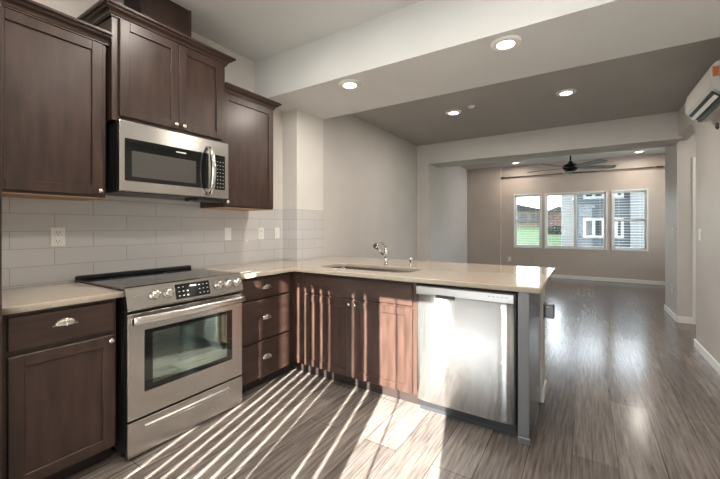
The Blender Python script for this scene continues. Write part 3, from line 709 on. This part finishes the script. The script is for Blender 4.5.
# ---------------------------------------------------------------- blinds on the far windows
def hblind(x0, x1, tilt, label):
    o = thing('window_blind', ((x0+x1)/2, YF+.03, WZ1), label, 'blind', 'horizontal blinds on the far windows')
    MB().box(x0+.01, x1-.01, YF+.012, YF+.046, WZ1-.035, WZ1-.006, .002).build('headrail', WHITE, o)
    m = MB(); z = WZ0+.05; n_ = 0
    while z < WZ1-.05:
        hw = .020; dy, dz = hw*math.cos(tilt), hw*math.sin(tilt)
        m.prism([(YF+.028-dy, z-dz), (YF+.028+dy, z+dz), (YF+.028+dy, z+dz+.002), (YF+.028-dy, z-dz+.002)], x0+.012, x1-.012, 'x'); z += .062
    m.build('slats', WHITE, o)
    MB().box(x0+.012, x1-.012, YF+.012, YF+.044, WZ0+.008, WZ0+.024, .002).build('bottom_rail', WHITE, o)
    for x in (x0+.12, x1-.12): MB().tube([(x, YF+.028, WZ0+.01), (x, YF+.028, WZ1-.02)], .0012, 5).build('cord', WHITE, o)
hblind(*WIN[0], .02, 'white horizontal blind in the left far window')
hblind(*WIN[1], .0, 'white horizontal blind in the wide middle far window')
hblind(*WIN[2], .12, 'white horizontal blind in the right far window')

# vertical blind on the sliding door behind the camera
BY = YB+.10
t = thing('vertical_blind', (1.7, BY, 0), 'white vertical blind half drawn across the sliding glass door', 'blind')
MB().box(DX0-.03, DX1+.03, BY-.03, BY+.03, 2.47, 2.52, .003).build('headrail', WHITE, t)
dxs = math.tan(SUN_AZ)*(2.33-BY)
gaps = [x+dxs for x in (.396, .500, .582, .663, .745, .830, .917, 1.006)]
edges = [DX0-.04]
m = MB(); G = .0125
def vslat(x0, x1, off=0.0):
    m.prism([(x0, BY-.008+off), (x1, BY+.008+off), (x1, BY+.010+off), (x0, BY-.006+off)], .02, 2.47, 'z')
a0 = DX0-.06; a1 = gaps[0]-G; n_ = 10; pw = (a1-a0)/n_; phi = math.radians(33); sw = pw*1.035
for k in range(n_):
    x0 = a0+k*pw; cx_, sy_ = sw*math.cos(phi), sw*math.sin(phi)
    m.prism([(x0, BY), (x0+cx_, BY+sy_), (x0+cx_-.001, BY+sy_+.0018), (x0-.001, BY+.0018)], .02, 2.47, 'z')
for a, b_ in zip(gaps, gaps[1:]): vslat(a+G, b_-G)
g2 = [1.232+dxs, 1.342+dxs]
vslat(gaps[-1]+G, gaps[-1]+G+.10); vslat(gaps[-1]+G+.09, g2[0]-G, .012)
vslat(g2[0]+G, g2[1]-G); vslat(g2[1]+G, 1.466+dxs)
m.build('slats', BLINDV, t)
MB().tube([(1.60+dxs, BY+.02, .5), (1.60+dxs, BY+.02, 2.47)], .006, 8).build('wand', WHITE, t)

# ================================================================== OUTDOORS
m = MB(); b = bmesh.new()
ys = [(YF+.2, -.25), (13, -.1), (16, .2), (20, .75), (25, 1.28), (40, 1.7), (70, 1.9)]
rows = [[b.verts.new((x, y, z)) for x in (-60, 60)] for y, z in ys]
for A, B in zip(rows, rows[1:]): b.faces.new((A[0], A[1], B[1], B[0]))
m.add(b); structure(m.build('lawn', GRASS))
structure(MB().box(-25, 30, -40, YB-.2, -.3, -.12).build('terrace_ground', EXTC))
# neighbouring grey house
t = thing('grey_house', (5.0, 16, 0), 'grey sided neighbouring house with white framed windows seen through the right windows', 'house')
MB().box(2.42, 4.09, 16, 22, -.2, 2.86).build('wall', SIDING, t); MB().box(4.09, 10.0, 15.8, 22, -.2, 2.86).build('side_wing', LSIDING, t)
def hwin(x0, x1, z0, z1, y):
    w_ = MB(); e = .09
    w_.box(x0, x1, y-.05, y+.01, z0, z0+e); w_.box(x0, x1, y-.05, y+.01, z1-e, z1); w_.box(x0, x0+e, y-.05, y+.01, z0+e, z1-e); w_.box(x1-e, x1, y-.05, y+.01, z0+e, z1-e); w_.box((x0+x1)/2-.05, (x0+x1)/2+.05, y-.05, y+.01, z0+e, z1-e)
    f_ = w_.build('window', EXTP, t); MB().box(x0+.05, x1-.05, y-.02, y+.01, z0+.05, z1-.05).build('pane', DGLASS, f_)
hwin(2.66, 3.33, .86, 1.60, 16); hwin(2.66, 3.33, 2.33, 2.80, 16); hwin(3.45, 3.91, .86, 1.60, 16); hwin(3.45, 3.91, 2.33, 2.80, 16)
MB().lathe([(0, 0), (.05, .0), (.06, .08), (0, .1)], (2.98, 15.92, 1.98), (0, 0, 1), 12).build('porch_light', EXTW, t)
MB().box(2.3, 10.2, 15.6, 22.3, 2.86, 2.96).build('roof', ROOFM, t)
tag(MB().box(1.995, 2.39, 14.8, 15.17, -.3, 2.9, .01).build('porch_column', EXTW), 'white square porch column outside the middle window', 'column')
def house(name, loc, label, wmat, x0, x1, y0, y1, z0, z1, zr, wins):
    t = thing(name, loc, label, 'house')
    MB().box(x0, x1, y0, y1, z0, z1).build('wall', wmat, t)
    MB().prism([(x0-.1, z1), (x1+.1, z1), ((x0+x1)/2, zr)], y0-.2, y1+.2, 'y').build('roof', ROOFM, t)
    for a, b_, c_, d_ in wins: MB().box(a, b_, y0-.06, y0, c_, d_).build('window', DGLASS, t)
house('tan_house', (-1.2, 25.5, 0), 'tan house with dark roof seen through the left window', TANW, -3.4, .46, 25, 27.5, .6, 2.35, 2.85, [(-1.0, -.5, 1.55, 2.1), (-.2, .2, 1.55, 2.1), (-2.4, -1.8, 1.5, 2.1)])
house('brick_house', (1.1, 24, 0), 'low red brick house behind the shrub seen through the middle window', BRICK, .70, 2.1, 24.0, 27, .6, 2.15, 2.5, [(.75, 1.0, 1.5, 1.9)])
house('white_house', (1.2, 29, 0), 'white house rising behind the low brick one', EXTP, .3, 2.6, 28.5, 32, .8, 3.7, 4.3, [(.72, 1.05, 2.85, 3.25), (1.5, 1.9, 2.85, 3.25)])
def bush(loc, s, label):
    b = bmesh.new(); rnd = random.Random(int(loc[0]*100)); nl = 900
    for i in range(nl):
        th, ph = rnd.uniform(0, 2*PI), math.acos(rnd.uniform(-.2, 1)); r_ = s*(.72+.3*rnd.random())
        p = Vector((loc[0]+r_*math.sin(ph)*math.cos(th), loc[1]+r_*math.sin(ph)*math.sin(th), loc[2]+s*.3+r_*math.cos(ph)*.9))
        M = Matrix.Translation(p) @ Matrix.Rotation(rnd.uniform(0, 6), 4, 'Z') @ Matrix.Rotation(rnd.uniform(0, 3), 4, 'X'); q = s*.11
        v = [b.verts.new(M @ Vector(c_)) for c_ in ((-q, 0, 0), (0, -q*.5, 0), (q, 0, 0), (0, q*.5, 0))]; b.faces.new(v)
    mb = MB(); mb.add(b); mb.lathe([(s*.3, 0), (s*.6, s*.15), (s*.72, s*.5), (s*.5, s*.9), (0, s*1.1)], loc, (0, 0, 1), 12)
    return tag(mb.build('shrub', LEAF), label, 'shrub')
bush((1.38, 21.5, .82), .46, 'round dark shrub on the lawn seen through the middle window')
bush((1.75, 13, -.1), .42, 'low dark shrub at the bottom of the middle window')
